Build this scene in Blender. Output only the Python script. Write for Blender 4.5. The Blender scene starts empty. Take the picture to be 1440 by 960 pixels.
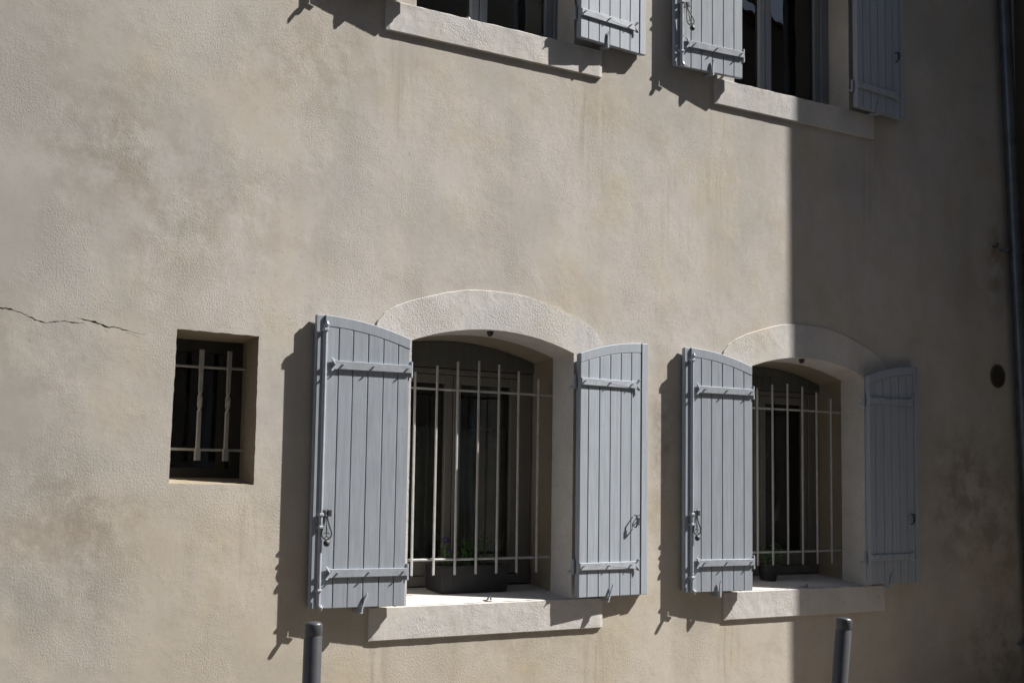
import bpy, bmesh, math, random
from mathutils import Vector, Matrix, noise
from mathutils.geometry import tessellate_polygon
random.seed(7)
S = bpy.context.scene
COL = S.collection
RAD = math.radians

# ------------------------------------------------------------------ camera
cam_d = bpy.data.cameras.new('camera')
cam = bpy.data.objects.new('camera', cam_d); COL.objects.link(cam); S.camera = cam
cam_d.sensor_width = 36.0
cam_d.lens = 50.0
cam_d.clip_start = 0.05; cam_d.clip_end = 2000
YAW, PITCH, ROLL = RAD(35.2797), RAD(5.6846), RAD(0.8265)
fwd = Vector((math.sin(YAW) * math.cos(PITCH), math.cos(YAW) * math.cos(PITCH), math.sin(PITCH)))
rgt = Vector((math.cos(YAW), -math.sin(YAW), 0)); upv = rgt.cross(fwd)
r2 = math.cos(ROLL) * rgt + math.sin(ROLL) * upv
u2 = -math.sin(ROLL) * rgt + math.cos(ROLL) * upv
cam.matrix_world = Matrix(((r2.x, u2.x, -fwd.x, 0), (r2.y, u2.y, -fwd.y, -5.8), (r2.z, u2.z, -fwd.z, 1.6), (0, 0, 0, 1)))
cam_d.dof.use_dof = True
cam_d.dof.focus_distance = 7.0
cam_d.dof.aperture_fstop = 4.0

# ------------------------------------------------------------------ light
SUN = Vector((2.4, -1.0, 2.5)).normalized()          # towards the sun
world = bpy.data.worlds.new('World'); S.world = world; world.use_nodes = True
nt = world.node_tree
sky = nt.nodes.new('ShaderNodeTexSky'); sky.sky_type = 'NISHITA'; sky.sun_disc = False
sky.sun_elevation = math.asin(SUN.z)
sky.sun_rotation = math.atan2(SUN.x, SUN.y)
bg = nt.nodes['Background']; bg.inputs['Strength'].default_value = 0.05
nt.links.new(sky.outputs[0], bg.inputs['Color'])
sd = bpy.data.lights.new('sun', 'SUN'); sd.energy = 5.0; sd.angle = RAD(0.53); sd.color = (1.0, 0.95, 0.88)
sun = bpy.data.objects.new('sun', sd); COL.objects.link(sun)
sun.rotation_euler = SUN.to_track_quat('Z', 'Y').to_euler()
S.view_settings.view_transform = 'Standard'; S.view_settings.look = 'None'
S.view_settings.exposure = 0.90; S.view_settings.gamma = 1.0
S.cycles.max_bounces = 8

# ------------------------------------------------------------------ materials
def newmat(name):
    m = bpy.data.materials.new(name); m.use_nodes = True
    return m, m.node_tree, m.node_tree.nodes['Principled BSDF']

def N(nt, kind, **kw):
    n = nt.nodes.new(kind)
    for k, v in kw.items(): setattr(n, k, v)
    return n

def link_in(nt, sock, v):
    if hasattr(v, 'is_linked') or hasattr(v, 'links'): nt.links.new(v, sock)
    else: sock.default_value = v

def noise_tex(nt, vec, scale, detail=4, rough=0.55, stretch=None):
    if stretch:
        mp = N(nt, 'ShaderNodeMapping'); mp.inputs['Scale'].default_value = stretch
        nt.links.new(vec, mp.inputs['Vector']); vec = mp.outputs[0]
    t = N(nt, 'ShaderNodeTexNoise'); t.inputs['Scale'].default_value = scale
    t.inputs['Detail'].default_value = detail; t.inputs['Roughness'].default_value = rough
    nt.links.new(vec, t.inputs['Vector']); return t.outputs['Fac']

def ramp(nt, v, a, b, lo=0.0, hi=1.0):
    m = N(nt, 'ShaderNodeMapRange', interpolation_type='SMOOTHSTEP')
    m.inputs['From Min'].default_value = a; m.inputs['From Max'].default_value = b
    m.inputs['To Min'].default_value = lo; m.inputs['To Max'].default_value = hi
    nt.links.new(v, m.inputs['Value']); return m.outputs[0]

def math2(nt, op, a, b):
    m = N(nt, 'ShaderNodeMath', operation=op); link_in(nt, m.inputs[0], a); link_in(nt, m.inputs[1], b)
    return m.outputs[0]

def mix(nt, fac, a, b, blend='MIX'):
    m = N(nt, 'ShaderNodeMix', data_type='RGBA', blend_type=blend)
    link_in(nt, m.inputs['Factor'], fac); link_in(nt, m.inputs['A'], a); link_in(nt, m.inputs['B'], b)
    return m.outputs['Result']

def blob(nt, vec, cx, cz, rx, rz):
    s = N(nt, 'ShaderNodeVectorMath', operation='SUBTRACT'); nt.links.new(vec, s.inputs[0]); s.inputs[1].default_value = (cx, 0, cz)
    m = N(nt, 'ShaderNodeVectorMath', operation='MULTIPLY'); nt.links.new(s.outputs[0], m.inputs[0]); m.inputs[1].default_value = (1 / rx, 0, 1 / rz)
    l = N(nt, 'ShaderNodeVectorMath', operation='LENGTH'); nt.links.new(m.outputs[0], l.inputs[0])
    return ramp(nt, l.outputs['Value'], 0.0, 1.0, 1.0, 0.0)

def bump(nt, bsdf, h, dist, strength=1.0, prev=None):
    b = N(nt, 'ShaderNodeBump'); b.inputs['Distance'].default_value = dist; b.inputs['Strength'].default_value = strength
    nt.links.new(h, b.inputs['Height'])
    if prev is not None: nt.links.new(prev, b.inputs['Normal'])
    nt.links.new(b.outputs[0], bsdf.inputs['Normal']); return b.outputs[0]

def rgb(r, g, b): return (r, g, b, 1)

def plaster(name, base, stains=True, grain=0.0017, amount=1.0):
    m, nt, p = newmat(name)
    tc = N(nt, 'ShaderNodeTexCoord').outputs['Object']
    big = noise_tex(nt, tc, 0.75, 4, 0.5)
    mid = noise_tex(nt, tc, 2.6, 5, 0.6)
    streak = noise_tex(nt, tc, 2.2, 4, 0.6, (1.6, 1, 0.35))
    fine = noise_tex(nt, tc, 55, 5, 0.7)
    c = mix(nt, ramp(nt, big, .35, .65, 0, .6 * amount), rgb(*base), rgb(base[0] * .90, base[1] * .92, base[2] * .97))
    cool = noise_tex(nt, tc, 1.15, 5, .58, (1, 1, .8))
    c = mix(nt, ramp(nt, mid, .44, .68, 0, .75 * amount), c, rgb(base[0] * .93, base[1] * .895, base[2] * .80))
    c = mix(nt, ramp(nt, cool, .45, .66, 0, .8 * amount), c, rgb(base[0] * .78, base[1] * .80, base[2] * .83))
    clouds = noise_tex(nt, tc, 6.5, 6, .66)
    c = mix(nt, ramp(nt, clouds, .50, .72, 0, .42 * amount), c, rgb(base[0] * .72, base[1] * .70, base[2] * .66))
    c = mix(nt, ramp(nt, clouds, .48, .30, 0, .35 * amount), c, rgb(min(1, base[0] * 1.12), min(1, base[1] * 1.12), min(1, base[2] * 1.12)))
    c = mix(nt, ramp(nt, streak, .48, .74, 0, .45 * amount), c, rgb(base[0] * .74, base[1] * .73, base[2] * .70))
    if stains:      # yellower tone towards the lower storey
        sz = N(nt, 'ShaderNodeSeparateXYZ'); nt.links.new(tc, sz.inputs[0])
        low = math2(nt, 'ADD', ramp(nt, sz.outputs['Z'], 2.6, 1.2, 0, .55), ramp(nt, big, .40, .66, -.15, .35))
        c = mix(nt, low, c, mix(nt, 1.0, c, rgb(.95, .91, .80), 'MULTIPLY'))
    c = mix(nt, ramp(nt, fine, .30, .46, .55, 0), c, rgb(base[0] * .6, base[1] * .58, base[2] * .55))
    if stains:
        gr = ramp(nt, noise_tex(nt, tc, 5.5, 6, 0.68), .40, .62)
        wide = ramp(nt, noise_tex(nt, tc, 1.6, 4, 0.6), .30, .65, .35, 1)
        for cx, cz, rx, rz, k in [(2.02, 1.46, .20, .13, .75), (1.83, 1.56, .12, .13, .55), (1.93, 1.22, .20, .22, .65), (1.78, 1.38, .35, .45, .5),
                                  (1.90, 3.15, .28, .45, .6), (2.15, 2.95, .35, .3, .4), (1.7, 2.1, .35, .2, .45), (2.9, 3.55, .4, .3, .4), (1.55, 1.75, .3, .6, .4),
                                  (2.25, 2.55, .28, .35, .3), (2.6, 2.75, .5, .3, .3),
                                  (7.60, 1.66, .34, .34, .55), (7.85, 1.55, .4, .5, .4), (7.7, 1.30, .5, .35, .3), (8.15, 1.2, .3, .7, .4), (8.05, 3.1, .12, .35, .9), (7.95, .5, .4, .35, .7),
                                  (4.2, .82, .4, .12, .3), (5.1, 1.7, .08, .5, .5), (5.12, 1.95, .10, .2, .5)]:
            f = math2(nt, 'MULTIPLY', math2(nt, 'MULTIPLY', blob(nt, tc, cx, cz, rx * 1.6, rz * 1.6), gr), k * .92)
            c = mix(nt, f, c, rgb(base[0] * .46, base[1] * .40, base[2] * .31))
        # old grime plus lens vignette painted into the left end of the facade
        sx = N(nt, 'ShaderNodeSeparateXYZ'); nt.links.new(tc, sx.inputs[0])
        g = math2(nt, 'MULTIPLY', ramp(nt, sx.outputs['X'], 2.9, 1.3, 0, .95), wide)
        c = mix(nt, g, c, rgb(base[0] * .60, base[1] * .62, base[2] * .64))
        # dirt under the first floor sills, and damp towards the foot of the wall
        drip = ramp(nt, noise_tex(nt, tc, 16, 3, .6, (1.6, 1, .10)), .46, .64, 0, 1)
        for dx_, dz_, rr, rl_, k in [(3.36, .70, .10, .30, .6), (4.66, .68, .12, .34, .6), (5.60, .70, .10, .30, .55), (4.60, 3.48, .16, .45, .55), (3.40, 3.52, .14, .36, .45),
                                     (5.52, 3.45, .12, .42, .5), (6.80, 3.45, .12, .42, .5), (2.36, 1.40, .10, .26, .4), (2.70, 1.38, .10, .30, .4), (5.2, 3.2, .25, .5, .3), (4.95, 1.9, .10, .5, .35)]:
            f = math2(nt, 'MULTIPLY', math2(nt, 'MULTIPLY', blob(nt, tc, dx_, dz_, rr * 1.3, rl_ * 1.2), drip), k)
            c = mix(nt, f, c, rgb(base[0] * .60, base[1] * .55, base[2] * .47))
        for cx in (4.0, 6.2):
            f = math2(nt, 'MULTIPLY', blob(nt, tc, cx + .62, 3.62, .22, .45), ramp(nt, streak, .35, .6, .1, .55))
            c = mix(nt, f, c, rgb(base[0] * .55, base[1] * .50, base[2] * .42))
    nt.links.new(c, p.inputs['Base Color']); p.inputs['Roughness'].default_value = .93
    p.inputs['Specular IOR Level'].default_value = .2
    # hand-floated relief: grains, trowel waves
    patch = ramp(nt, noise_tex(nt, tc, 2.3, 4, .6), .38, .62, .12, 1)
    h1 = math2(nt, 'MULTIPLY', noise_tex(nt, tc, 260, 2, .6), .7)
    h2 = noise_tex(nt, tc, 110, 3, .6)
    hh = math2(nt, 'MULTIPLY', math2(nt, 'ADD', h1, math2(nt, 'MULTIPLY', h2, .9)), patch)
    n1 = bump(nt, p, noise_tex(nt, tc, 1.3, 2, .5), .05, .16)
    n2 = bump(nt, p, hh, grain, 1.0, n1)
    return m

def painted(name, col, rough=.55, grain=True, bumpd=.0009, vary=.20):
    m, nt, p = newmat(name)
    tc = N(nt, 'ShaderNodeTexCoord').outputs['Object']
    oi = N(nt, 'ShaderNodeObjectInfo').outputs['Random']
    vec = N(nt, 'ShaderNodeVectorMath', operation='ADD'); nt.links.new(tc, vec.inputs[0])
    cb = N(nt, 'ShaderNodeCombineXYZ'); nt.links.new(math2(nt, 'MULTIPLY', oi, 17.0), cb.inputs[0]); nt.links.new(cb.outputs[0], vec.inputs[1])
    v = vec.outputs[0]
    g = noise_tex(nt, v, 22, 5, .65, (3.0, 3.0, .18)) if grain else noise_tex(nt, v, 30, 4, .6)
    spots = noise_tex(nt, v, 9, 5, .7)
    c = mix(nt, ramp(nt, g, .3, .7, 0, 1), rgb(*col), rgb(*[x * (1 - vary) for x in col]))
    c = mix(nt, ramp(nt, spots, .58, .72, 0, .6), c, rgb(*[x * .72 for x in col]))
    f = math2(nt, 'MULTIPLY', oi, .30)
    c = mix(nt, f, c, rgb(*[x * .75 for x in col]))
    nt.links.new(c, p.inputs['Base Color'])
    nt.links.new(ramp(nt, spots, .3, .7, rough - .08, rough + .12), p.inputs['Roughness'])
    bump(nt, p, g, bumpd, 1.0)
    return m

def simple(name, col, rough=.6, metal=0.0, var=.15, sc=8):
    m, nt, p = newmat(name)
    tc = N(nt, 'ShaderNodeTexCoord').outputs['Object']
    n = noise_tex(nt, tc, sc, 5, .6)
    nt.links.new(mix(nt, ramp(nt, n, .3, .7), rgb(*col), rgb(*[x * (1 - var * 2) for x in col])), p.inputs['Base Color'])
    p.inputs['Roughness'].default_value = rough; p.inputs['Metallic'].default_value = metal
    bump(nt, p, noise_tex(nt, tc, sc * 8, 4, .6), .001, .6)
    return m

WALLC = (.540, .508, .472)
M_wall = plaster('facade_plaster', WALLC)
M_stone = plaster('sill_stone', (.61, .59, .57), False, .0028, 1.0)
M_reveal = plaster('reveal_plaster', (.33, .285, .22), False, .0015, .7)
M_shut = painted('shutter_paint', (.366, .412, .476))
M_iron_p = painted('painted_iron', (.39, .43, .49), .45, False)
M_iron_d = simple('dark_iron', (.045, .047, .052), .5, .0)
M_white = painted('grille_paint', (.50, .51, .51), .5, False)
M_frame = painted('window_paint', (.18, .175, .165), .5)
M_frame_b = painted('upper_window_paint', (.24, .27, .31), .45)
M_tymp = painted('tympanum_paint', (.12, .12, .11), .6)
M_bol = simple('bollard_metal', (.075, .08, .095), .40, .2, .12, 14)
M_pipe = simple('zinc_pipe', (.16, .18, .21), .38, .7)
M_dark = painted('dark_window_paint', (.045, .045, .042), .5)
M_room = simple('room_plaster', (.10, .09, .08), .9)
M_curt = simple('curtain_cloth', (.52, .50, .46), .9)
M_plant = simple('leaf_green', (.08, .17, .045), .5)
M_flower = simple('petal_purple', (.05, .035, .12), .6)
M_box = simple('planter_clay', (.035, .035, .038), .7)
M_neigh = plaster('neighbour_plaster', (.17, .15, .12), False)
M_opp = plaster('street_plaster', (.27, .24, .20), False)
M_roof = simple('roof_clay', (.22, .11, .07), .85)
M_asph = simple('asphalt', (.06, .06, .06), .9, 0, .2, 3)
M_pave = simple('paving', (.17, .145, .12), .88, 0, .2, 4)
M_metal = simple('galvanised', (.30, .30, .30), .4, .6)

def glass_mat():
    m = bpy.data.materials.new('window_glass'); m.use_nodes = True; nt = m.node_tree; nt.nodes.clear()
    o = N(nt, 'ShaderNodeOutputMaterial'); mx = N(nt, 'ShaderNodeMixShader'); f = N(nt, 'ShaderNodeFresnel'); f.inputs[0].default_value = 1.5
    t = N(nt, 'ShaderNodeBsdfTransparent'); t.inputs[0].default_value = (.76, .79, .78, 1)
    g = N(nt, 'ShaderNodeBsdfGlossy'); g.inputs['Roughness'].default_value = .02
    tc = N(nt, 'ShaderNodeTexCoord').outputs['Object']
    b = N(nt, 'ShaderNodeBump'); b.inputs['Distance'].default_value = .01; b.inputs['Strength'].default_value = .35
    nt.links.new(noise_tex(nt, tc, 3.5, 2, .5), b.inputs['Height']); nt.links.new(b.outputs[0], g.inputs['Normal'])
    nt.links.new(math2(nt, 'MULTIPLY', f.outputs[0], 1.9), mx.inputs[0]); nt.links.new(t.outputs[0], mx.inputs[1]); nt.links.new(g.outputs[0], mx.inputs[2])
    nt.links.new(mx.outputs[0], o.inputs[0]); return m
M_glass = glass_mat()

# ------------------------------------------------------------------ helpers
def link(name, bm, mat, parent=None, smooth=False, loc=None):
    bmesh.ops.recalc_face_normals(bm, faces=bm.faces)
    me = bpy.data.meshes.new(name); bm.to_mesh(me); bm.free()
    if smooth:
        for f in me.polygons: f.use_smooth = True
        me.set_sharp_from_angle(angle=RAD(40))
    me.materials.append(mat)
    o = bpy.data.objects.new(name, me); COL.objects.link(o)
    if parent: o.parent = parent
    if loc: o.location = loc
    return o

def empty(name, loc=(0, 0, 0), rz=0):
    o = bpy.data.objects.new(name, None); COL.objects.link(o); o.location = loc; o.rotation_euler = (0, 0, rz)
    o.empty_display_size = .1
    return o

def tag(o, label=None, cat=None, group=None, kind=None):
    if label: o['label'] = label
    if cat: o['category'] = cat
    if group: o['group'] = group
    if kind: o['kind'] = kind
    return o

def box(bm, x0, x1, y0, y1, z0, z1, bev=0):
    r = bmesh.ops.create_cube(bm, size=1)
    vs = r['verts']
    for v in vs:
        v.co = Vector(((x0 + x1) / 2 + v.co.x * (x1 - x0), (y0 + y1) / 2 + v.co.y * (y1 - y0), (z0 + z1) / 2 + v.co.z * (z1 - z0)))
    if bev:
        es = {e for v in vs for e in v.link_edges}
        bmesh.ops.bevel(bm, geom=list(es), offset=bev, segments=1, affect='EDGES')

def tube(bm, pts, r, n=8, caps=True):
    pts = [Vector(p) for p in pts]
    rs = r if isinstance(r, (list, tuple)) else [r] * len(pts)
    rings = []; ref = None
    for i, p in enumerate(pts):
        d = (pts[min(i + 1, len(pts) - 1)] - pts[max(i - 1, 0)]).normalized()
        if ref is None:
            ref = Vector((0, 0, 1)) if abs(d.z) < .9 else Vector((1, 0, 0))
        a = (ref - d * ref.dot(d)).normalized(); ref = a; b = d.cross(a)
        rings.append([bm.verts.new(p + (a * math.cos(2 * math.pi * k / n) + b * math.sin(2 * math.pi * k / n)) * rs[i]) for k in range(n)])
    for i in range(len(rings) - 1):
        for k in range(n):
            bm.faces.new((rings[i][k], rings[i][(k + 1) % n], rings[i + 1][(k + 1) % n], rings[i + 1][k]))
    if caps:
        bm.faces.new(rings[0][::-1]); bm.faces.new(rings[-1])

def ball(bm, c, r, s=(1, 1, 1), seg=10):
    res = bmesh.ops.create_uvsphere(bm, u_segments=seg, v_segments=seg // 2 + 1, radius=r)
    for v in res['verts']: v.co = Vector((c[0] + v.co.x * s[0], c[1] + v.co.y * s[1], c[2] + v.co.z * s[2]))

def prism(bm, poly, y0, y1, cham=0):
    """poly of (x,z); front at y0 (towards the street), back at y1; cham = chamfer of the front edge"""
    n = len(poly)
    cx = sum(p[0] for p in poly) / n; cz = sum(p[1] for p in poly) / n
    fr = []
    for x, z in poly:
        fr.append(bm.verts.new((x, y0 + cham, z)))
    bk = [bm.verts.new((x, y1, z)) for x, z in poly]
    bm.faces.new(bk)
    for i in range(n): bm.faces.new((fr[i], fr[(i + 1) % n], bk[(i + 1) % n], bk[i]))
    if cham:
        ins = inset_poly(poly, cham)
        f2 = [bm.verts.new((x, y0, z)) for x, z in ins]
        for i in range(n): bm.faces.new((f2[i], f2[(i + 1) % n], fr[(i + 1) % n], fr[i]))
        bm.faces.new(f2)
    else: bm.faces.new(fr)

def inset_poly(poly, d):
    n = len(poly); area = sum(poly[i][0] * poly[(i + 1) % n][1] - poly[(i + 1) % n][0] * poly[i][1] for i in range(n))
    sg = 1 if area > 0 else -1; out = []
    for i in range(n):
        p0, p1, p2 = Vector(poly[i - 1]), Vector(poly[i]), Vector(poly[(i + 1) % n])
        e1 = (p1 - p0).normalized(); e2 = (p2 - p1).normalized()
        n1 = Vector((-e1.y, e1.x)) * sg; n2 = Vector((-e2.y, e2.x)) * sg
        b = (n1 + n2); l = b.length
        b = n1 if l < 1e-6 else b / l
        out.append(tuple(p1 + b * d / max(.4, b.dot(n1))))
    return out

def fill_face(bm, loops_xz, y):
    """triangulated sheet with holes at depth y; returns vertex loops"""
    loops = [[Vector((x, z, 0)) for x, z in l] for l in loops_xz]
    tris = tessellate_polygon(loops)
    flat = [v for l in loops for v in l]
    vs = [bm.verts.new((v.x, y, v.y)) for v in flat]
    for t in tris:
        if len(set(t)) == 3:
            try: bm.faces.new([vs[i] for i in t])
            except ValueError: pass
    out = []; k = 0
    for l in loops: out.append(vs[k:k + len(l)]); k += len(l)
    return out

def bridge(bm, A, B):
    n = len(A)
    for i in range(n): bm.faces.new((A[i], A[(i + 1) % n], B[(i + 1) % n], B[i]))

def densify(poly, step, jit=0.0, closed=True, seed=0):
    rnd = random.Random(seed); out = []
    n = len(poly)
    for i in range(n if closed else n - 1):
        a = Vector(poly[i]); b = Vector(poly[(i + 1) % n]); k = max(1, int((b - a).length / step))
        nd = Vector((-(b - a).y, (b - a).x)).normalized()
        for j in range(k):
            p = a.lerp(b, j / k)
            if j: p = p + nd * (rnd.uniform(-jit, jit) + jit * 1.5 * noise.noise(Vector((p.x * 9, p.y * 9, seed))))
            out.append((p.x, p.y))
    if not closed: out.append(tuple(poly[-1]))
    return out

# ------------------------------------------------------------------ dimensions
ZB, ZSP = 1.02, 2.272          # sill top, springing of the lower arches
RISE = .084; HALF = .489
CX = (4.003, 6.232)            # centres of the two ground floor windows
UX = (3.99, 6.13)             # centres of the two first floor windows
UZ0, UZ1, UHALF = 3.915, 5.25, .487
def arc_z(dx, half=HALF, rise=RISE, zs=ZSP):
    R = (half * half + rise * rise) / (2 * rise)
    return zs + math.sqrt(max(0, R * R - dx * dx)) - (R - rise)

def opening_loop(cx, half, rise, zs, zb, n=24):
    l = [(cx - half, zb), (cx + half, zb), (cx + half, zs)]
    for i in range(1, n):
        dx = half - 2 * half * i / n
        l.append((cx + dx, arc_z(dx, half, rise, zs)))
    l.append((cx - half, zs))
    return l

# ------------------------------------------------------------------ the house facade
house = empty('town_house', (0, 0, 0))
tag(house, 'old beige plastered house front with arched ground floor windows and a long crack', 'house')

def resample_jit(loop, back, seed, step=.03, jit=.0012):
    """densify front and back loops identically"""
    rnd = random.Random(seed); F = []; B = []
    n = len(loop)
    for i in range(n):
        a, b = Vector(loop[i]), Vector(loop[(i + 1) % n]); c, d = Vector(back[i]), Vector(back[(i + 1) % n])
        k = max(1, int((b - a).length / step))
        for j in range(k):
            t = j / k; p = a.lerp(b, t); q = c.lerp(d, t)
            p = p + Vector((rnd.uniform(-jit, jit), rnd.uniform(-jit, jit)))
            F.append((p.x, p.y)); B.append((q.x, q.y))
    return F, B

bm = bmesh.new()
outer = [(-7, -.3), (8.3, -.3), (8.3, 9.4), (-7, 9.4)]
holes = []
for i, cx in enumerate(CX):
    f = opening_loop(cx, HALF + .004, RISE, ZSP + .004, ZB - .06)
    b = opening_loop(cx, HALF + .036, RISE, ZSP - .03, ZB - .06)
    holes.append((*resample_jit(f, b, i + 1, .05, .001), .42))
for i, cx in enumerate(UX):
    f = [(cx - UHALF, UZ0 - .06), (cx + UHALF, UZ0 - .06), (cx + UHALF, UZ1), (cx - UHALF, UZ1)]
    b = [(cx - UHALF - .045, UZ0 - .06), (cx + UHALF + .045, UZ0 - .06), (cx + UHALF + .045, UZ1 - .02), (cx - UHALF - .045, UZ1 - .02)]
    holes.append((*resample_jit(f, b, 10 + i), .24))
SW = (2.330, 2.722, 1.577, 2.237)
f = [(SW[0] - .004, SW[2]), (SW[1] - .002, SW[2]), (SW[1], SW[3] - .002), (SW[0] + .008, SW[3] + .002)]
b = [(SW[0] + .005, SW[2] + .03), (SW[1] + .02, SW[2] + .03), (SW[1] + .02, SW[3] - .02), (SW[0] + .005, SW[3] - .02)]
holes.append((*resample_jit(f, b, 20, .02, .0014), .22))
# the crack: a jagged slit in the plaster
cr = [(1.05, 2.318), (1.2, 2.306), (1.30, 2.318), (1.42, 2.297), (1.52, 2.282), (1.591, 2.269), (1.633, 2.268), (1.668, 2.258), (1.717, 2.240), (1.745, 2.229), (1.778, 2.222), (1.815, 2.229), (1.85, 2.236), (1.885, 2.231), (1.915, 2.232),
      (1.932, 2.246), (1.965, 2.241), (1.998, 2.236), (2.03, 2.225), (2.055, 2.227), (2.09, 2.221), (2.125, 2.214), (2.159, 2.208)]
iB = [i for i, p in enumerate(cr) if p[0] > 1.925][0]
cracks = [(cr[:iB - 1] + [(1.905, 2.2315), (1.935, 2.2325)], 1.0), ([(1.897, 2.2525), (1.925, 2.2495)] + cr[iB + 1:] + [(2.178, 2.2045), (2.198, 2.2050)], 1.0),
          ([(2.112, 2.2065), (2.135, 2.2030), (2.150, 2.1955), (2.172, 2.1880)], .5), ([(1.705, 2.2330), (1.722, 2.2230), (1.728, 2.2090), (1.745, 2.2000)], .45),
          ([(2.020, 2.2140), (2.034, 2.2050), (2.036, 2.1930)], .5)]
for ci, (cpts, cw) in enumerate(cracks):
    rn = random.Random(5 + ci); top = []; bot = []
    pts = densify(cpts, .007, .0020, False, 3 + ci)
    for i, (x, z) in enumerate(pts):
        e = min(1, i / 8, (len(pts) - 1 - i) / 14)
        w = (.0010 + .0036 * abs(noise.noise(Vector((x * 23, 3, 1 + ci)))) * 2.4) * (.12 + .88 * e) * cw + .0002
        if 1.92 < x < 2.02: w *= 1.7
        top.append((x, z + w * rn.uniform(.5, 1.4))); bot.append((x, z - w * rn.uniform(.5, 1.4)))
    crack = bot + top[::-1]
    holes.append((crack, crack, .035))
loops = fill_face(bm, [outer] + [h[0] for h in holes], 0.0)
for (F, B, d), lp in zip(holes, loops[1:]):
    bk = [bm.verts.new((x, d, z)) for x, z in B]
    bridge(bm, lp, bk)
    if d == .035: bm.faces.new(bk)
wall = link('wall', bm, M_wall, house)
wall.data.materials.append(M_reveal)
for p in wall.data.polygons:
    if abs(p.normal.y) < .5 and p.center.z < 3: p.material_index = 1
wall['label'] = 'rough beige plaster wall with dark stains and a horizontal crack'

# small fallen plaster flakes along the crack lip
# arch surrounds: raised bands with a lining that turns into the reveal
prof = [(0, 0), (.1, .002), (.2, .012), (.3, .032), (.41, .063), (.5, .090), (.58, .122), (.64, .158), (.675, .195), (.69, .235), (.692, .275)]
def surround(cx, seed):
    zt = 2.549
    right = [(cx + dx, zt - dz) for dx, dz in prof]
    left = [(cx - dx, zt - dz) for dx, dz in prof[1:]]
    legw = HALF + .055
    outl = [(cx + legw, ZB - .055)] + [(cx + legw, ZSP - .10), (cx + .655, ZSP - .03)] + right[::-1] + left + [(cx - .655, ZSP - .03), (cx - legw, ZSP - .10), (cx - legw, ZB - .055)]
    inn = [(cx - HALF, ZB - .055)] + [(cx - HALF, ZSP)]
    n = 24
    for i in range(1, n):
        dx = -HALF + 2 * HALF * i / n; inn.append((cx + dx, arc_z(dx)))
    inn += [(cx + HALF, ZSP), (cx + HALF, ZB - .055)]
    O = densify(outl, .03, .0011, False, seed); I = densify(inn, .03, .0006, False, seed + 5)
    bm = bmesh.new()
    lp = fill_face(bm, [O + I], -.0065)[0]
    fo, fi = lp[:len(O)], lp[len(O):]
    # soft outer edge down to the wall
    for chain, dy in ((fo, .010),):
        b = []
        for v in chain:
            c = Vector((cx, 0, 1.6)); d = Vector((v.co.x - c.x, 0, v.co.z - c.z)).normalized()
            b.append(bm.verts.new((v.co.x + d.x * .0035, v.co.y + dy, v.co.z + d.z * .0035)))
        for i in range(len(chain) - 1): bm.faces.new((chain[i], chain[i + 1], b[i + 1], b[i]))
    b = []
    for v in fi:
        k = 1 + .014 / HALF
        b.append(bm.verts.new((cx + (v.co.x - cx) * k, .19, v.co.z - (.012 if v.co.z > ZSP - .05 else 0))))
    for i in range(len(fi) - 1): bm.faces.new((fi[i], fi[i + 1], b[i + 1], b[i]))
    # closing lip against the plaster behind
    b2 = [bm.verts.new((cx + (v.co.x - cx) * 1.03, .192, v.co.z + (.006 if v.co.z > ZSP - .05 else 0))) for v in b]
    for i in range(len(b) - 1): bm.faces.new((b[i], b[i + 1], b2[i + 1], b2[i]))
    return link('arch_surround', bm, M_stone, house)
for i, cx in enumerate(CX): surround(cx, 30 + i * 9)

def sill(x0, x1, z0, z1, y0, y1, rise, seed, hx0=None, hx1=None, ztop_front=None):
    """stone sill: face stands y0 proud of the wall; the top slopes up into the opening hx0..hx1"""
    bm = bmesh.new()
    nx = int((x1 - x0) / .02); nz = 8; kz = [0, .02, .16, .32, .5, .68, .84, .98, 1]
    rnd = random.Random(seed)
    def jit(x, z, a=.0022): return a * (noise.noise(Vector((x * 14, z * 14, seed))) + .5 * noise.noise(Vector((x * 45, z * 45, seed))))
    grid = []
    for i in range(nx + 1):
        col = []
        for k in range(nz + 1):
            x = x0 + (x1 - x0) * i / nx; z = z0 + (z1 - z0) * kz[k]
            dx = jit(z, k) if i in (0, nx) else 0; dz = jit(x, k * .1, .003) if k in (0, nz) else 0
            y = y0 + jit(x, z, .0012) + (.003 if (k in (0, nz) or i in (0, nx)) else 0)
            col.append(bm.verts.new((x + dx, y, z + dz)))
        grid.append(col)
    for i in range(nx):
        for k in range(nz): bm.faces.new((grid[i][k], grid[i + 1][k], grid[i + 1][k + 1], grid[i][k + 1]))
    # bottom, ends back into the wall
    bb = [bm.verts.new((v.co.x, .05, v.co.z)) for v in [g[0] for g in grid]]
    for i in range(nx): bm.faces.new((grid[i][0], grid[i + 1][0], bb[i + 1], bb[i]))
    for g in (grid[0], grid[-1]):
        e = [bm.verts.new((v.co.x, .05, v.co.z)) for v in g]
        for k in range(nz): bm.faces.new((g[k], g[k + 1], e[k + 1], e[k]))
    tp = [g[-1] for g in grid]
    ts = [bm.verts.new((v.co.x, .002, v.co.z + .001)) for v in tp]
    for i in range(nx): bm.faces.new((tp[i], tp[i + 1], ts[i + 1], ts[i]))
    # sloping top inside the opening
    a, b = hx0, hx1
    nn = 16; r0 = []; r1 = []
    for i in range(nn + 1):
        x = a + (b - a) * i / nn
        r0.append(bm.verts.new((x, .001, z1 + .002))); r1.append(bm.verts.new((x + (x - (a + b) / 2) * .06, y1, z1 + rise)))
    for i in range(nn): bm.faces.new((r0[i], r0[i + 1], r1[i + 1], r1[i]))
    return link('window_sill', bm, M_stone, house)
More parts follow.
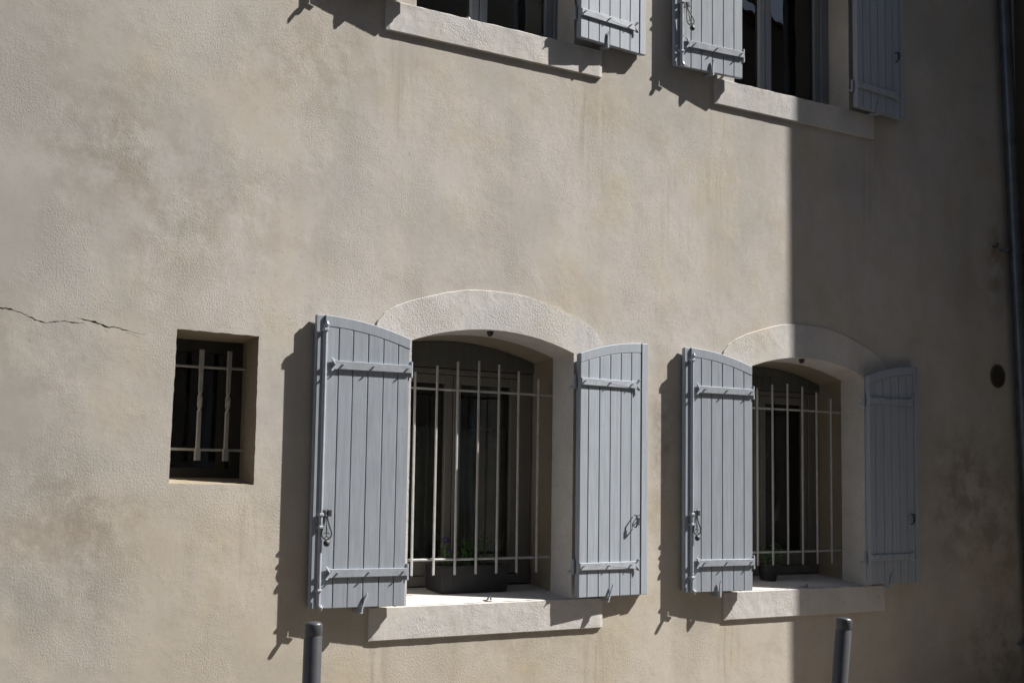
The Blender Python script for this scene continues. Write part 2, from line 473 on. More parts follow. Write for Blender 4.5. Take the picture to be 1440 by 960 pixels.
sill(3.312, 4.692, .868, ZB, -.014, .44, .052, 1, CX[0] - HALF - .01, CX[0] + HALF + .01)
sill(5.552, 6.886, .868, ZB, -.014, .44, .052, 2, CX[1] - HALF - .01, CX[1] + HALF + .01)
sill(3.328, 4.656, 3.757, 3.905, -.017, .26, .03, 3, UX[0] - UHALF - .01, UX[0] + UHALF + .01)
sill(5.480, 6.829, 3.757, 3.905, -.017, .26, .03, 4, UX[1] - UHALF - .01, UX[1] + UHALF + .01)

# ------------------------------------------------------------------ windows (frame and panes), rooms
def rect(bm, x0, x1, y0, y1, z0, z1): box(bm, x0, x1, y0, y1, z0, z1, .003)
def lower_window(cx):
    w = link('window', arch_panel(cx), M_tymp, house)
    c = cx + .018; zt, zb = 2.185, 1.075; y0 = .395; hw = .50
    bm = bmesh.new()
    rect(bm, c - hw, c - hw + .085, y0, y0 + .06, zb, zt); rect(bm, c + hw - .085, c + hw, y0, y0 + .06, zb, zt)
    rect(bm, c - hw + .0855, c + hw - .0855, y0 + .002, y0 + .06, zt - .028, zt); rect(bm, c - hw + .0855, c + hw - .0855, y0 + .002, y0 + .06, zb, zb + .05)
    link('frame', bm, M_frame, w)
    for s in (-1, 1):
        bm = bmesh.new()
        xa, xb = (c + .003, c + hw - .088) if s > 0 else (c - hw + .088, c - .003)
        z0, z1 = zb + .053, zt - .031
        t = .045
        rect(bm, xa, xa + t, y0 + .008, y0 + .05, z0, z1); rect(bm, xb - t, xb, y0 + .008, y0 + .05, z0, z1)
        rect(bm, xa + t + .0005, xb - t - .0005, y0 + .010, y0 + .05, z1 - t, z1); rect(bm, xa + t + .0005, xb - t - .0005, y0 + .010, y0 + .05, z0, z0 + .08)
        link('casement', bm, M_frame, w)
        bm = bmesh.new(); box(bm, xa + t - .004, xb - t + .004, y0 + .028, y0 + .032, z0 + .076, z1 - t + .004)
        link('pane', bm, M_glass, w)
    return w
def arch_panel(cx):
    bm = bmesh.new()
    half = HALF + .034; zs = ZSP - .032
    poly = [(cx - half, 2.188), (cx + half, 2.188), (cx + half, zs)]
    for i in range(1, 20):
        dx = half - 2 * half * i / 20; poly.append((cx + dx, arc_z(dx, half, RISE, zs)))
    poly.append((cx - half, zs))
    prism(bm, poly, .385, .44)
    return bm
for cx in CX: lower_window(cx)
# pierced panel in the head of the right hand window
bm = bmesh.new()
for k in range(9): box(bm, CX[1] - .075 + k * .02, CX[1] - .071 + k * .02, .376, .384, 2.19, 2.262)
for k in range(5): box(bm, CX[1] - .08, CX[1] + .094, .377, .383, 2.195 + k * .016, 2.198 + k * .016)
link('mesh_vent', bm, M_frame, house)

def upper_window(cx):
    c = cx + (.018 if cx < 5 else -.028); y0 = .195; zb, zt = 3.914, UZ1 - .02
    hw = UHALF + .06
    bm = bmesh.new()
    rect(bm, c - hw, c - hw + .06, y0, y0 + .06, zb - .03, zt); rect(bm, c + hw - .065, c + hw, y0, y0 + .06, zb - .03, zt)
    rect(bm, c - hw + .0605, c + hw - .0655, y0 + .002, y0 + .06, zt - .05, zt); rect(bm, c - hw + .0605, c + hw - .0655, y0 + .002, y0 + .06, zb - .03, zb + .02)
    w = link('window', bm, M_frame_b, house)
    for s in (-1, 1):
        bm = bmesh.new()
        xa, xb = (c + .003, c + hw - .068) if s > 0 else (c - hw + .063, c - .003)
        z0, z1 = zb + .022, zt - .052; t = .048
        rect(bm, xa, xa + t, y0 + .006, y0 + .05, z0, z1); rect(bm, xb - t, xb, y0 + .006, y0 + .05, z0, z1)
        rect(bm, xa + t + .0005, xb - t - .0005, y0 + .008, y0 + .05, z1 - t, z1); rect(bm, xa + t + .0005, xb - t - .0005, y0 + .008, y0 + .05, z0, z0 + .05)
        link('casement', bm, M_frame_b, w)
        bm = bmesh.new(); box(bm, xa + t - .004, xb - t + .004, y0 + .026, y0 + .030, z0 + .046, z1 - t + .004)
        link('pane', bm, M_glass, w)
for cx in UX: upper_window(cx)
bm = bmesh.new()
box(bm, SW[0] - .01, SW[0] + .045, .20, .24, SW[2] + .0, SW[3]); box(bm, SW[1] - .03, SW[1] + .03, .20, .24, SW[2], SW[3])
box(bm, SW[0] + .046, SW[1] - .031, .202, .24, SW[3] - .07, SW[3]); box(bm, SW[0] + .046, SW[1] - .031, .202, .24, SW[2], SW[2] + .07)
w = link('window', bm, M_dark, house); w['label'] = 'small dark window in a deep square opening'
bm = bmesh.new(); box(bm, SW[0] + .043, SW[1] - .028, .218, .222, SW[2] + .068, SW[3] - .068); link('pane', bm, M_glass, w)

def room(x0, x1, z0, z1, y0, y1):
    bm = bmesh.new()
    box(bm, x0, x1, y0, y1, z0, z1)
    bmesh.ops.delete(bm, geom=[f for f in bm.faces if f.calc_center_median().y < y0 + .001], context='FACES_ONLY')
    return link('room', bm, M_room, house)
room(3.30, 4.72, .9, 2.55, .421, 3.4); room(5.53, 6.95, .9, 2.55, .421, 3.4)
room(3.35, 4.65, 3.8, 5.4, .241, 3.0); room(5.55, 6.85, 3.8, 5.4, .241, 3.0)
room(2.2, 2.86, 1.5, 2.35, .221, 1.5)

# ------------------------------------------------------------------ grilles
def grille(cx, label):
    y = .195
    e = []
    first = None
    bm = bmesh.new(); zt = 2.062
    tube(bm, [(cx - .525, y + .004, zt), (cx - .2, y + .004, zt - .001), (cx + .2, y + .004, zt + .001), (cx + .525, y + .004, zt)], .0062, 8)
    g = empty('window_grille'); g.parent = house; g['label'] = label
    link('cross_bar', bm, M_white, g, True)
    bm = bmesh.new(); tube(bm, [(cx - .525, y + .004, 1.221), (cx, y + .004, 1.219), (cx + .525, y + .004, 1.221)], .0062, 8)
    link('cross_bar', bm, M_white, g, True)
    tops = [2.103, 2.14, 2.178, 2.205, 2.217, 2.205, 2.178, 2.143]
    for i in range(8):
        x = cx + .030 + (i - 4) * .1256
        bm = bmesh.new()
        tx = random.uniform(-.0025, .0025)
        # square bar flattened: 14 mm wide
        box(bm, x - .0058, x + .0058, y - .0125, y - .0035, 1.144, tops[i], .002)
        for v in bm.verts: v.co.x += tx * (v.co.z - 1.2)
        link('bar', bm, M_white, g)
    return g
grille(CX[0], 'white iron grille of thin upright bars in the large left arched window')
grille(CX[1], 'white iron grille of thin upright bars in the shaded arched window')
# small window grille: two flat bars twisted at mid height
g = empty('window_grille'); g.parent = house; g['label'] = 'small white grille with two twisted bars'
y = .16
for z in (2.096, 1.729):
    bm = bmesh.new(); tube(bm, [(SW[0] - .02, y, z), (2.53, y, z - .001), (SW[1] + .03, y, z)], .006, 8); link('cross_bar', bm, M_white, g, True)
for x in (2.512, 2.645):
    bm = bmesh.new(); prev = None
    zs = [1.680 + (2.172 - 1.680) * i / 60 for i in range(61)]
    for i, z in enumerate(zs):
        t = min(1, max(0, (z - 1.89) / .10)); a = t * math.pi * 1.5
        hw = .0095 if z > 1.735 else .0150
        if 0 < t < 1: hw = .0100
        if z > 2.08: hw = .0110
        ht = .0045 if not (0 < t < 1) else .006
        ca, sa = math.cos(a + .35), math.sin(a + .35)
        if t >= 1: ca, sa = math.cos(.35), math.sin(.35)
        ring = [bm.verts.new((x + ca * u - sa * v + (z - 1.7) * .012, y - .014 + sa * u + ca * v, z)) for u, v in ((-hw, -ht), (hw, -ht), (hw, ht), (-hw, ht))]
        if prev: bridge(bm, prev, ring)
        else: bm.faces.new(ring[::-1])
        prev = ring
    bm.faces.new(prev)
    link('bar', bm, M_white, g)

# ------------------------------------------------------------------ shutters
def cut_board(x0, x1, zf, n=4):
    xs = [x0 + (x1 - x0) * i / n for i in range(n + 1)]
    return [(x0, 0), (x1, 0)] + [(x, zf(x)) for x in xs[::-1]]

def make_shutter(side, upper=False):
    """side=-1: leaf to the left of its window (carries the bolt rod); +1: right leaf. Origin: foot of the hinge edge, front face."""
    root = empty('shutter')
    widths = [.062, .077, .079, .078, .072, .070] if side < 0 else [.056, .077, .077, .076, .076, .071, .049]
    W = sum(widths)
    Wt = W + .040 if side < 0 else W
    H = 1.245 if not upper else 1.36
    def top(u):
        if upper: return H
        t = u / Wt
        return 1.239 + .082 * (1 - (1 - t) ** 2) if True else 0
    rl = .050
    def P(poly):   # mirror for the left leaf
        return [(side * u, z) for u, z in poly]
    # backing, so that the joints are dark but closed
    bm = bmesh.new()
    us = [.004 + (Wt - .008) * i / 14 for i in range(15)]
    prism(bm, P([(.004, .004), (Wt - .004, .004)] + [(u, top(u) - .004) for u in us[::-1]]), .0215, .037)
    link('back_panel', bm, M_shut, root)
    u = 0
    for i, w in enumerate(widths):
        full = side > 0 and i == len(widths) - 1
        gap = .0016
        bm = bmesh.new()
        f = (lambda x: top(x) - .0005) if full else (lambda x: top(x) - rl - .0012)
        poly = cut_board(u + (gap if i else 0), u + w - gap, f)
        if side < 0 and i == len(widths) - 1: poly = cut_board(u + gap, u + w, f)
        dz = random.uniform(-.0008, .0008)
        prism(bm, P(poly), random.uniform(-.0004, .0006) - (.004 if full else 0), .021, .0022)
        link('board', bm, M_shut, root)
        u += w
    # arched head rail
    end = W - (widths[-1] + .001 if side > 0 else 0)
    us = [end * i / 14 for i in range(15)]
    bm = bmesh.new(); prism(bm, P([(x, top(x) - rl) for x in us] + [(x, top(x)) for x in us[::-1]]), -.001, .0212, .0022)
    link('head_rail', bm, M_shut, root)
    if side < 0:
        bm = bmesh.new(); prism(bm, P([(W + .0015, 0), (Wt, 0), (Wt, top(Wt)), (W + .0015, top(W))]), .008, .0212, .002)
        link('rebate_strip', bm, M_shut, root)
    # strap hinges
    for z in ((.155, 1.095) if not upper else (.135, 1.2)):
        L = .405
        bm = bmesh.new()
        pts = [(0.0, -.018), (L - .035, -.019), (L - .012, -.021), (L, -.030), (L + .008, -.026), (L - .016, 0.0), (L + .008, .028), (L, .032), (L - .012, .022), (L - .035, .019), (0.0, .018)]
        prism(bm, P([(a, z + b) for a, b in pts]), -.0105, -.0015, .0015)
        for v in bm.verts:
            if side * v.co.x > L - .014 : v.co.y -= (side * v.co.x - (L - .014)) * .45
        s = link('strap', bm, M_iron_p, root)
        for ub in (.018, .195, .352):
            bm = bmesh.new(); tube(bm, [(side * ub, -.009, z + .001), (side * ub, -.020, z + .002), (side * (ub + .002), -.024, z + .004)], [.0045, .0042, .002], 6)
            link('bolt', bm, M_iron_p, s, True)
        # knuckle and pin in the wall
        bm = bmesh.new()
        hy = .004 if side < 0 else .034; hx = -side * (.008 if side < 0 else .010)
        tube(bm, [(hx, hy, z - .038), (hx, hy, z)], .0092, 10)
        tube(bm, [(hx, hy, z + .002), (hx, hy, z + .036)], .0086, 10)
        box(bm, min(side * .010, hx), max(side * .010, hx), (-.010 if side < 0 else hy - .004), hy + .002, z - .017, z + .017)
        tube(bm, [(hx, hy, z - .028), (hx, .066, z - .028)], .008, 8)
        link('hinge_pin', bm, M_iron_p, root, True)
    if side < 0:
        ur = W + .004
        # bolt rod, its guides, hooks top and bottom
        bm = bmesh.new(); tube(bm, [(side * ur, -.0115, .012), (side * ur, -.0115, top(W) - .045)], .0092, 14)
        rod = link('bolt_rod', bm, M_iron_p, root, True)
        for z, h in ((.005, .05), (.075, .012), (.41, .014), (.355, .014), (top(W) - .075, .014)):
            bm = bmesh.new(); box(bm, side * (ur + .012) if side < 0 else ur, side * (ur - .012), -.025, .004, z, z + h, .003) if h < .03 else box(bm, side * (ur + .003), side * (ur - .006), -.02, .0, z, z + h, .003)
            link('guide', bm, M_iron_p, rod)
        for z, s2 in ((.012, 1), (top(W) - .05, -1)):
            bm = bmesh.new()
            e = .010 if (s2 > 0 and not upper) else 0
            tube(bm, [(side * ur, -.012, z), (side * (ur - .003), -.018 - e * .5, z - s2 * .001), (side * (ur - .004), -.020 - e, z - s2 * .008), (side * (ur - .003), -.020 - e * 1.1, z - s2 * .020)], [.008, .0105, .010, .004], 8)
            link('hook', bm, M_iron_p, rod, True)
        bm = bmesh.new(); box(bm, side * ur, side * (ur - .042), -.012, -.0035, .004, .010); link('foot_plate', bm, M_iron_p, rod)
        # lyre shaped handle
        hz = .425 if not upper else .348; hu = ur - .026
        h = empty('handle', (side * hu, -.013, hz)); h.parent = root
        if upper: h.rotation_euler = (0, RAD(-16), 0)
        bm = bmesh.new()
        for c in (-.013, .016):
            prism(bm, [(c - .011, -.016), (c + .011, -.014), (c + .009, 0), (c + .011, .015), (c - .011, .016), (c - .009, 0)], -.006, .004, .002)
        prism(bm, [(-.008, -.006), (.012, -.006), (.012, .006), (-.008, .006)], -.004, .012)
        link('grip_plate', bm, M_iron_d, h)
        bm = bmesh.new()
        for s2 in (-1, 1):
            tube(bm, [(s2 * .004, -.004, -.014), (s2 * .008, -.005, -.035), (s2 * .014, -.008, -.058), (s2 * .0225, -.010, -.080), (s2 * .025, -.011, -.096), (s2 * .019, -.011, -.109), (s2 * .008, -.011, -.115), (0, -.011, -.121)], .0034, 6)
            tube(bm, [(0, -.010, -.092), (s2 * .007, -.010, -.087), (s2 * .012, -.010, -.091), (s2 * .014, -.010, -.095)], .002, 6)
            tube(bm, [(0, -.010, -.102), (s2 * .008, -.011, -.108), (s2 * .012, -.011, -.111)], .002, 6)
        tube(bm, [(0, -.004, -.014), (0, -.007, -.05), (0, -.009, -.07), (0, -.010, -.104)], [.0018, .002, .0036, .0018], 6)
        link('lyre', bm, M_iron_d, h, True)
        bm = bmesh.new(); ball(bm, (0, -.013, -.134), .0155, (1, .8, 1), 14); link('knob', bm, M_iron_d, h, True)
    else:
        # keeper for the bolt of the other leaf
        bm = bmesh.new()
        k = W - .098; z = .365
        tube(bm, [(k, -.004, z + .048), (k - .004, -.028, z + .045), (k - .006, -.030, z + .02), (k - .006, -.030, z), (k - .002, -.022, z - .012), (k, -.004, z - .014)], [.003, .005, .003, .004, .004, .003], 8)
        tube(bm, [(k + .032, -.004, z + .048), (k + .030, -.018, z + .045), (k + .028, -.018, z + .028), (k + .03, -.004, z + .02)], .003, 8)
        prism(bm, [(k - .008, z - .004), (k + .008, z - .004), (k + .010, z + .03), (k + .004, z + .036), (k - .008, z + .03)], -.034, -.030)
        link('keeper', bm, M_iron_d, root, True)
    return root

def copy_tree(o, parent=None):
    c = o.copy(); COL.objects.link(c)
    if parent: c.parent = parent
    for ch in [x for x in bpy.data.objects if x.parent == o]: copy_tree(ch, c)
    return c

protoL, protoR = make_shutter(-1), make_shutter(1)
protoUL, protoUR = make_shutter(-1, True), make_shutter(1, True)
GRP = 'open grey blue board shutters'
HB = .072       # the hinge edge stands this far off the wall, the free edge leans back to it
def place(o, x, z, side, hb, fb, label, w=.47):
    o.location = (x, -hb, z)
    o.rotation_euler = (0, 0, side * math.asin((hb - fb) / w))
    tag(o, label, 'shutter', GRP)
place(protoL, 3.464, 1.030, -1, .075, .048, 'sunlit shutter with lyre handle, left of the large sunlit arched window')
place(protoR, 4.488, 1.030, 1, HB, .038, 'pale sunlit arched shutter with no handle, right of the large sunlit window')
a = copy_tree(protoL); place(a, 5.708, 1.030, -1, .075, .048, 'sunlit arched shutter with lyre handle, left of the half shaded arched window')
b = copy_tree(protoR); place(b, 6.690, 1.034, 1, HB, .048, 'arched shutter wholly in dark blue shade, right of the half shaded arched window')
place(protoUR, 4.456, 3.925, 1, .085, .045, 'sunlit upper shutter without handle, right of the upper left window, cut by the photo top')
place(protoUL, 5.626, 3.912, -1, .085, .046, 'sunlit upper shutter with tilted handle, left of the upper right window')
c = copy_tree(protoUL); place(c, 3.476, 3.922, -1, .085, .046, 'shutter just above the frame, casting the jagged shadow left of the upper left sill')
bm = bmesh.new(); tube(bm, [(-.447, -.012, .012), (-.444, -.026, .010), (-.443, -.036, .002), (-.445, -.040, -.014)], [.006, .0085, .008, .003], 8)
link('hook', bm, M_iron_p, c, True)
d = copy_tree(protoUR); place(d, 6.600, 3.912, 1, .085, .048, 'upper shutter in deep shade, nearest to the top of the drainpipe')

# shutter dogs: iron stops set in the wall under each leaf
def dog(x, z, y, lean, style, label):
    g = empty('shutter_dog', (x, 0, z)); g.parent = house; g['label'] = label
    bm = bmesh.new()
    box(bm, -.004, .004, -y - .014, .01, -.014, .004, .001)
    box(bm, -.010, .011, -y - .018, -y - .004, -.018, .005, .002)
    link('stem', bm, M_iron_p, g)
    bm = bmesh.new()
    if style == 0:
        pts = [(-.004, -.004), (.005, -.006), (.012 + lean, .04), (.018 + lean * 1.6, .068), (.010 + lean * 1.6, .074), (.004 + lean, .05)]
    else:
        pts = [(-.005, -.018), (.006, -.020), (.010, .012), (.008, .05), (.001, .072), (-.005, .05), (-.008, .01)]
    prism(bm, pts, -y - .024, -y - .018, .0015)
    link('tongue', bm, M_iron_p, g)
for x, z, y, ln, st, lb in ((3.237, 1.018, .050, .010, 0, 'left leaf of the large window'), (4.685, 1.018, .048, .012, 0, 'right leaf of the large window'),
                        (5.466, 1.018, .050, 0, 1, 'left leaf of the half shaded window'), (6.86, 1.022, .05, .006, 0, 'right leaf of the half shaded window'),
                        (4.648, 3.922, .054, 0, 1, 'upper leaf above the large window'), (5.408, 3.910, .054, .006, 1, 'upper leaf with the tilted handle'),
                        (3.24, 3.918, .054, 0, 1, 'leaf above the frame'), (6.79, 3.910, .054, 0, 1, 'upper leaf by the drainpipe')):
    dog(x, z, y, ln, st, 'iron stop holding the ' + lb)

# iron catches in the soffits and on the sills
for cx in CX:
    bm = bmesh.new(); zc = arc_z(.01) - .001
    prism(bm, [(cx - .024, zc), (cx + .004, zc), (cx + .001, zc - .020), (cx - .010, zc - .028), (cx - .020, zc - .018)], .02, .045, .003)
    link('catch', bm, M_iron_d, house)
    bm = bmesh.new(); box(bm, cx - .022, cx + .006, .004, .05, ZB + .002, ZB + .010, .002)
    tube(bm, [(cx - .018, .012, ZB + .008), (cx - .010, .010, ZB + .026), (cx + .002, .010, ZB + .024), (cx + .004, .012, ZB + .008)], .005, 6)
    link('catch', bm, M_metal, house)
bm = bmesh.new(); ball(bm, (UX[0] - .18, .01, 3.912), .014, (1, 1, .9)); link('catch', bm, M_metal, house)

# round vent with mesh
v = empty('round_vent', (8.037, 0, 2.348)); v.parent = house; v['label'] = 'small round vent in the shaded wall near the drainpipe'
bm = bmesh.new()
for rr, yy in ((.078, -.004), (.066, -.010)):
    pass
n = 28; R0, R1 = .078, .064
A = [bm.verts.new((R0 * math.cos(t), .004, R0 * math.sin(t))) for t in [2 * math.pi * k / n for k in range(n)]]
B = [bm.verts.new((R0 * .97 * math.cos(t), -.010, R0 * .97 * math.sin(t))) for t in [2 * math.pi * k / n for k in range(n)]]
Cc = [bm.verts.new((R1 * math.cos(t), -.010, R1 * math.sin(t))) for t in [2 * math.pi * k / n for k in range(n)]]
D = [bm.verts.new((R1 * math.cos(t), -.002, R1 * math.sin(t))) for t in [2 * math.pi * k / n for k in range(n)]]
bridge(bm, A, B); bridge(bm, B, Cc); bridge(bm, Cc, D); bm.faces.new(D)
M_vent = simple('vent_plastic', (.10, .085, .06), .7)
link('rim', bm, M_vent, v)
bm = bmesh.new()
for k in range(-7, 8):
    z = k * .0085; w = math.sqrt(max(0, R1 * R1 - z * z)) - .001
    if w > .01: box(bm, -w, w, -.008, -.003, z - .0022, z + .0022)
link('slats', bm, M_vent, v)['kind'] = 'stuff'

# roof edge, out of the picture
bm = bmesh.new(); box(bm, -7.2, 8.28, -.42, 6.0, 9.42, 9.62); link('roof', bm, M_roof, house)

# ------------------------------------------------------------------ curtains behind the lower windows
def curtain(x0, x1, z0, z1, y, label, grp):
    bm = bmesh.new(); nx = 90; nz = 14; g = []
    for i in range(nx + 1):
        col = []
        for k in range(nz + 1):
            x = x0 + (x1 - x0) * i / nx; z = z0 + (z1 - z0) * k / nz
            yy = y + .012 * math.sin(x * 95 + 2 * noise.noise(Vector((x * 6, 1, 2)))) + .008 * noise.noise(Vector((x * 20, z * 3, 1)))
            zz = z + (.010 * noise.noise(Vector((x * 40, 0, 5))) if k == nz else 0)
            if k >= nz - 1: yy -= .01 * math.sin(x * 140)
            col.append(bm.verts.new((x, yy, zz)))
        g.append(col)
    for i in range(nx):
        for k in range(nz): bm.faces.new((g[i][k], g[i + 1][k], g[i + 1][k + 1], g[i][k + 1]))
    o = link('curtain', bm, M_curt, None, True); tag(o, label, 'curtain', grp)
    md = o.modifiers.new('thick', 'SOLIDIFY'); md.thickness = .0015
    for k in range(26):
        bm = bmesh.new(); x = x0 + (x1 - x0) * (k + .5) / 26; a = random.uniform(-.9, .9)
        prism(bm, [(-.016, -.006), (.016, -.009), (.020, .003), (-.012, .008)], -.003, .003, .001)
        r = link('ruffle', bm, M_curt, o, False, (x, y - .022, z1 - random.uniform(0, .025))); r.rotation_euler = (0, a, random.uniform(-.5, .5))
curtain(3.54, 4.47, 1.10, 1.885, .50, 'dim half height curtain with ruffled top behind the panes of the large window', 'half curtains')
curtain(5.76, 6.70, 1.10, 1.885, .50, 'dim half height curtain behind the panes of the half shaded window', 'half curtains')

# ------------------------------------------------------------------ planters and plants on the sills
def sill_z(y): return ZB + .002 + .052 * y / .44
pl = empty('planter_box', (4.05, .29, sill_z(.25)))
tag(pl, 'dark rectangular planter box on the sill behind the large grille', 'planter')
bm = bmesh.new(); X, Y, Hh = .205, .075, .135
ob = [(-X + .008, -Y + .006, 0), (X - .008, -Y + .006, 0), (X - .008, Y - .006, 0), (-X + .008, Y - .006, 0)]
ot = [(-X, -Y, Hh), (X, -Y, Hh), (X, Y, Hh), (-X, Y, Hh)]
it = [(-X + .01, -Y + .01, Hh), (X - .01, -Y + .01, Hh), (X - .01, Y - .01, Hh), (-X + .01, Y - .01, Hh)]
ib = [(-X + .02, -Y + .016, Hh - .03), (X - .02, -Y + .016, Hh - .03), (X - .02, Y - .016, Hh - .03), (-X + .02, Y - .016, Hh - .03)]
Ls = [[bm.verts.new(p) for p in l] for l in (ob, ot, it, ib)]
bm.faces.new(Ls[0][::-1]); bridge(bm, Ls[0], Ls[1]); bridge(bm, Ls[1], Ls[2]); bridge(bm, Ls[2], Ls[3]); bm.faces.new(Ls[3])
link('tub', bm, M_box, pl)
bm = bmesh.new(); box(bm, -X - .006, X + .006, -Y - .006, -Y + .001, Hh - .016, Hh + .002, .003); link('rim', bm, M_box, pl)

def leafy(name, loc, rx, ry, h, nleaf, label, cat, flowers=0, seed=1, parent=None, lsize=.022):
    rnd = random.Random(seed)
    root = empty(name, loc); tag(root, label, cat)
    bm = bmesh.new(); bs = bmesh.new(); bf = bmesh.new()
    for s in range(max(5, nleaf // 12)):
        bx, by = rnd.uniform(-rx, rx) * .7, rnd.uniform(-ry, ry) * .7
        tx, ty, tz = bx + rnd.uniform(-rx, rx) * .5, by + rnd.uniform(-ry, ry) * .5, h * rnd.uniform(.5, 1)
        tube(bs, [(bx, by, -.03), ((bx + tx) / 2 + rnd.uniform(-.01, .01), (by + ty) / 2, tz * .5), (tx, ty, tz)], [.002, .0018, .0012], 4)
        for k in range(12):
            t = rnd.uniform(.25, 1.0)
            c = Vector((bx + (tx - bx) * t, by + (ty - by) * t, tz * t)) + Vector((rnd.gauss(0, .014), rnd.gauss(0, .012), rnd.gauss(0, .008)))
            L = lsize * rnd.uniform(.6, 1.2); a = rnd.uniform(0, 6.28); tl = rnd.uniform(-.5, .9)
            d = Vector((math.cos(a) * math.cos(tl), math.sin(a) * math.cos(tl), math.sin(tl))); sd_ = d.cross(Vector((0, 0, 1))).normalized() * L * .38
            up = d.cross(sd_).normalized() * L * .12
            p = [c, c + d * L * .5 + sd_ - up, c + d * L, c + d * L * .5 - sd_ - up, c + d * L * .5 + up * .5]
            vv = [bm.verts.new(q) for q in p]
            bm.faces.new((vv[0], vv[1], vv[4])); bm.faces.new((vv[1], vv[2], vv[4])); bm.faces.new((vv[2], vv[3], vv[4])); bm.faces.new((vv[3], vv[0], vv[4]))
        if s < flowers: ball(bf, (tx, ty, tz + .01), .010, (1, 1, 1.4), 6)
    link('leaves', bm, M_plant, root)['kind'] = 'stuff'
    link('stems', bs, M_plant, root)
    if flowers: link('blossoms', bf, M_flower, root)
    else: bf.free()
    return root
leafy('potted_plant', (4.075, .28, sill_z(.25) + .115), .085, .05, .165, 260, 'bushy green plant growing in the middle of the dark planter box', 'plant', 0, 4)
leafy('potted_plant', (3.925, .28, sill_z(.25) + .115), .045, .04, .15, 90, 'plant with small purple flowers at the left end of the planter box', 'plant', 6, 5)
pot = empty('plant_pot', (6.17, .26, sill_z(.2)))
tag(pot, 'dark round plant pot on the sill behind the grille of the half shaded window', 'plant pot')
bm = bmesh.new(); n = 18
prf = [(.045, 0), (.062, .085), (.068, .088), (.068, .105), (.060, .105), (.056, .09)]
prev = None
for r, z in prf:
    ring = [bm.verts.new((r * math.cos(2 * math.pi * k / n), r * math.sin(2 * math.pi * k / n), z)) for k in range(n)]
    if prev: bridge(bm, prev, ring)
    else: bm.faces.new(ring[::-1])
    prev = ring
bm.faces.new(prev); link('pot', bm, M_box, pot, True)
leafy('potted_plant', (6.17, .25, sill_z(.2) + .095), .10, .05, .14, 260, 'small leafy plant spilling over the pot behind the half shaded grille', 'plant', 0, 8, lsize=.020)

# ------------------------------------------------------------------ drainpipe
dp = empty('drainpipe', (8.17, -.07, 0))
tag(dp, 'dark zinc drainpipe running up the far right end of the facade', 'drainpipe')
def px(z): return (8.268 + .050 - (z - .62) * .0415) - 8.17 - .045
bm = bmesh.new(); tube(bm, [(px(z), 0, z) for z in (0, 1, 2, 2.02)], .040, 16); link('pipe', bm, M_pipe, dp, True)
bm = bmesh.new(); tube(bm, [(px(z), 0, z) for z in (2.0, 3, 4.5, 6, 9.4)], .044, 16); link('pipe', bm, M_pipe, dp, True)
for z in (.6, 3.195, 5.6):
    bm = bmesh.new(); tube(bm, [(px(z), 0, z - .014), (px(z), 0, z + .014)], .048, 16)
    tube(bm, [(px(z) - .055, .0, z), (px(z) - .075, .075, z)], .008, 6); box(bm, px(z) - .075, px(z) - .04, -.008, .008, z - .012, z + .012)
    link('bracket', bm, M_pipe, dp)
bm = bmesh.new(); tube(bm, [(8.02, .01, 3.215), (8.02, -.03, 3.21), (8.02, -.035, 3.235)], .008, 6); link('hook', bm, M_iron_d, house)

# ------------------------------------------------------------------ bollards
def bollard(x, y, top, lx, label):
    g = empty('bollard', (x, y, .12)); g.rotation_euler = (0, lx, 0)
    tag(g, label, 'bollard', 'street bollards')
    h = top - .12
    bm = bmesh.new(); n = 32; prev = None
    R = .038
    prf = [(R, -.1), (R, h - .058), (R - .0012, h - .056), (R - .0012, h - .052), (R, h - .050), (R, h - .012), (R - .002, h - .007), (R - .007, h - .002), (R * .55, h + .0005), (.004, h + .002)]
    for r, z in prf:
        ring = [bm.verts.new((r * math.cos(2 * math.pi * k / n), r * math.sin(2 * math.pi * k / n), z)) for k in range(n)]
        if prev: bridge(bm, prev, ring)
        prev = ring
    bm.faces.new(prev); link('post', bm, M_bol, g, True)
    bm = bmesh.new(); prev = None
    for r, z in [(.070, -.01), (.070, .008), (.060, .014), (.0385, .016)]:
        ring = [bm.verts.new((r * math.cos(2 * math.pi * k / n), r * math.sin(2 * math.pi * k / n), z)) for k in range(n)]
        if prev: bridge(bm, prev, ring)
        prev = ring
    link('base_ring', bm, M_bol, g, True)
bollard(2.774 - .008, -.494, 1.022, .010, 'dark grey metal bollard standing upright in front of the left shutter')
bollard(5.145 - .112, -1.232, 1.008, .128, 'dark grey metal bollard leaning left under the shaded half of the right arched window')

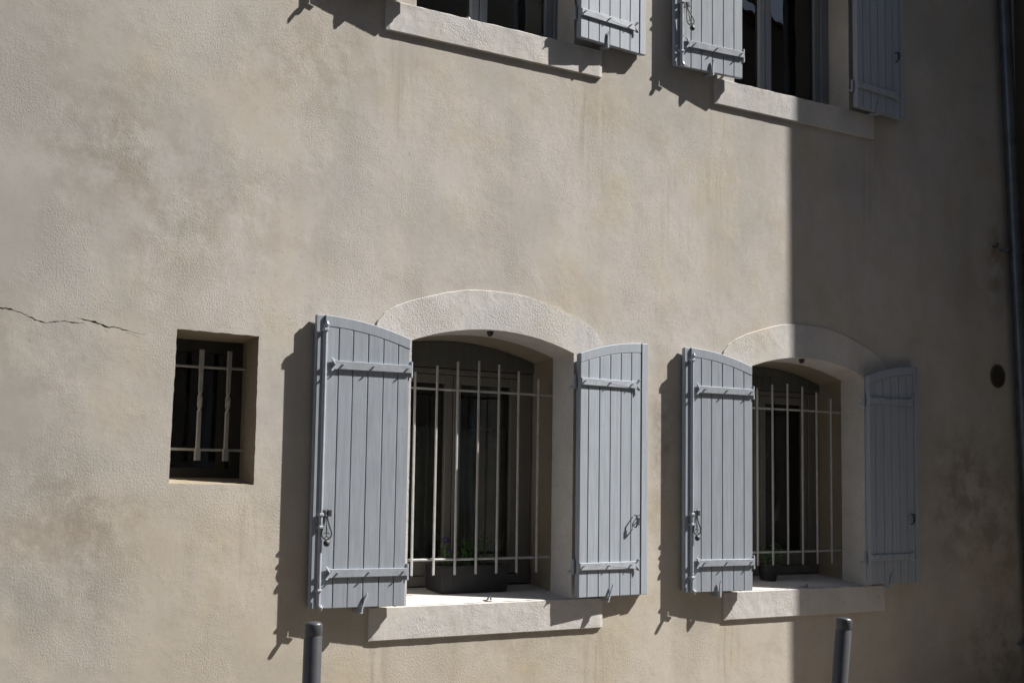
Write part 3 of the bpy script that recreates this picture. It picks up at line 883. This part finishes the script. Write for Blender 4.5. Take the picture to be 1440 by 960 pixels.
# ------------------------------------------------------------------ neighbour, street, house opposite
nb = empty('neighbouring_house', (8.3, 0, 0))
tag(nb, 'dark neighbouring house wall beyond the drainpipe at the right edge', 'house')
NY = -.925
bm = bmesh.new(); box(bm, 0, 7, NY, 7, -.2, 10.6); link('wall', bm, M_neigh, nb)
bm = bmesh.new(); box(bm, -.02, 7.2, NY - .02, 7.2, 10.6, 10.8); link('roof', bm, M_roof, nb)

bm = bmesh.new(); bmesh.ops.create_grid(bm, x_segments=1, y_segments=1, size=300)
tag(link('ground', bm, M_asph), kind='structure')
bm = bmesh.new(); box(bm, -60, 60, -2.0, .02, .004, .12, .01); tag(link('pavement', bm, M_pave), kind='structure')
bm = bmesh.new(); box(bm, -60, 60, -2.16, -2.004, .004, .125, .015); tag(link('kerb', bm, M_stone), kind='structure')

op = empty('opposite_house', (3, -8.6, 0))
tag(op, 'pale unseen house across the street, raised to block skylight, low wing mirrored in the first floor panes', 'house')
bm = bmesh.new(); box(bm, -16, 10.6, -8, 0, 0, 16); box(bm, 10.6, 30, -8, -.004, 0, 8.6); link('wall', bm, M_opp, op)  # tall part raised out of view to cut skylight on the facade
bm = bmesh.new()
vs = [bm.verts.new(p) for p in [(10.62, .35, 8.55), (30.3, .35, 8.55), (30.3, -4, 9.6), (10.62, -4, 9.6), (10.62, .35, 8.65), (30.3, .35, 8.65), (30.3, -4, 9.8), (10.62, -4, 9.8)]]
for f in ((0, 1, 2, 3), (4, 5, 6, 7), (0, 1, 5, 4), (1, 2, 6, 5), (2, 3, 7, 6), (3, 0, 4, 7)): bm.faces.new([vs[i] for i in f])
link('roof', bm, M_roof, op)
for k in range(9):
    x = -12 + k * 3.8
    for z in (1.2, 4.3):
        bm = bmesh.new(); box(bm, x, x + 1.0, .003, .03, z, z + 1.5, .01); link('window', bm, M_frame_b, op)
for x in (6.5, 12.4):
    bm = bmesh.new(); box(bm, x, x + .7, -2.2, -1.5, 7.7, 8.8); link('chimney', bm, M_opp, op)
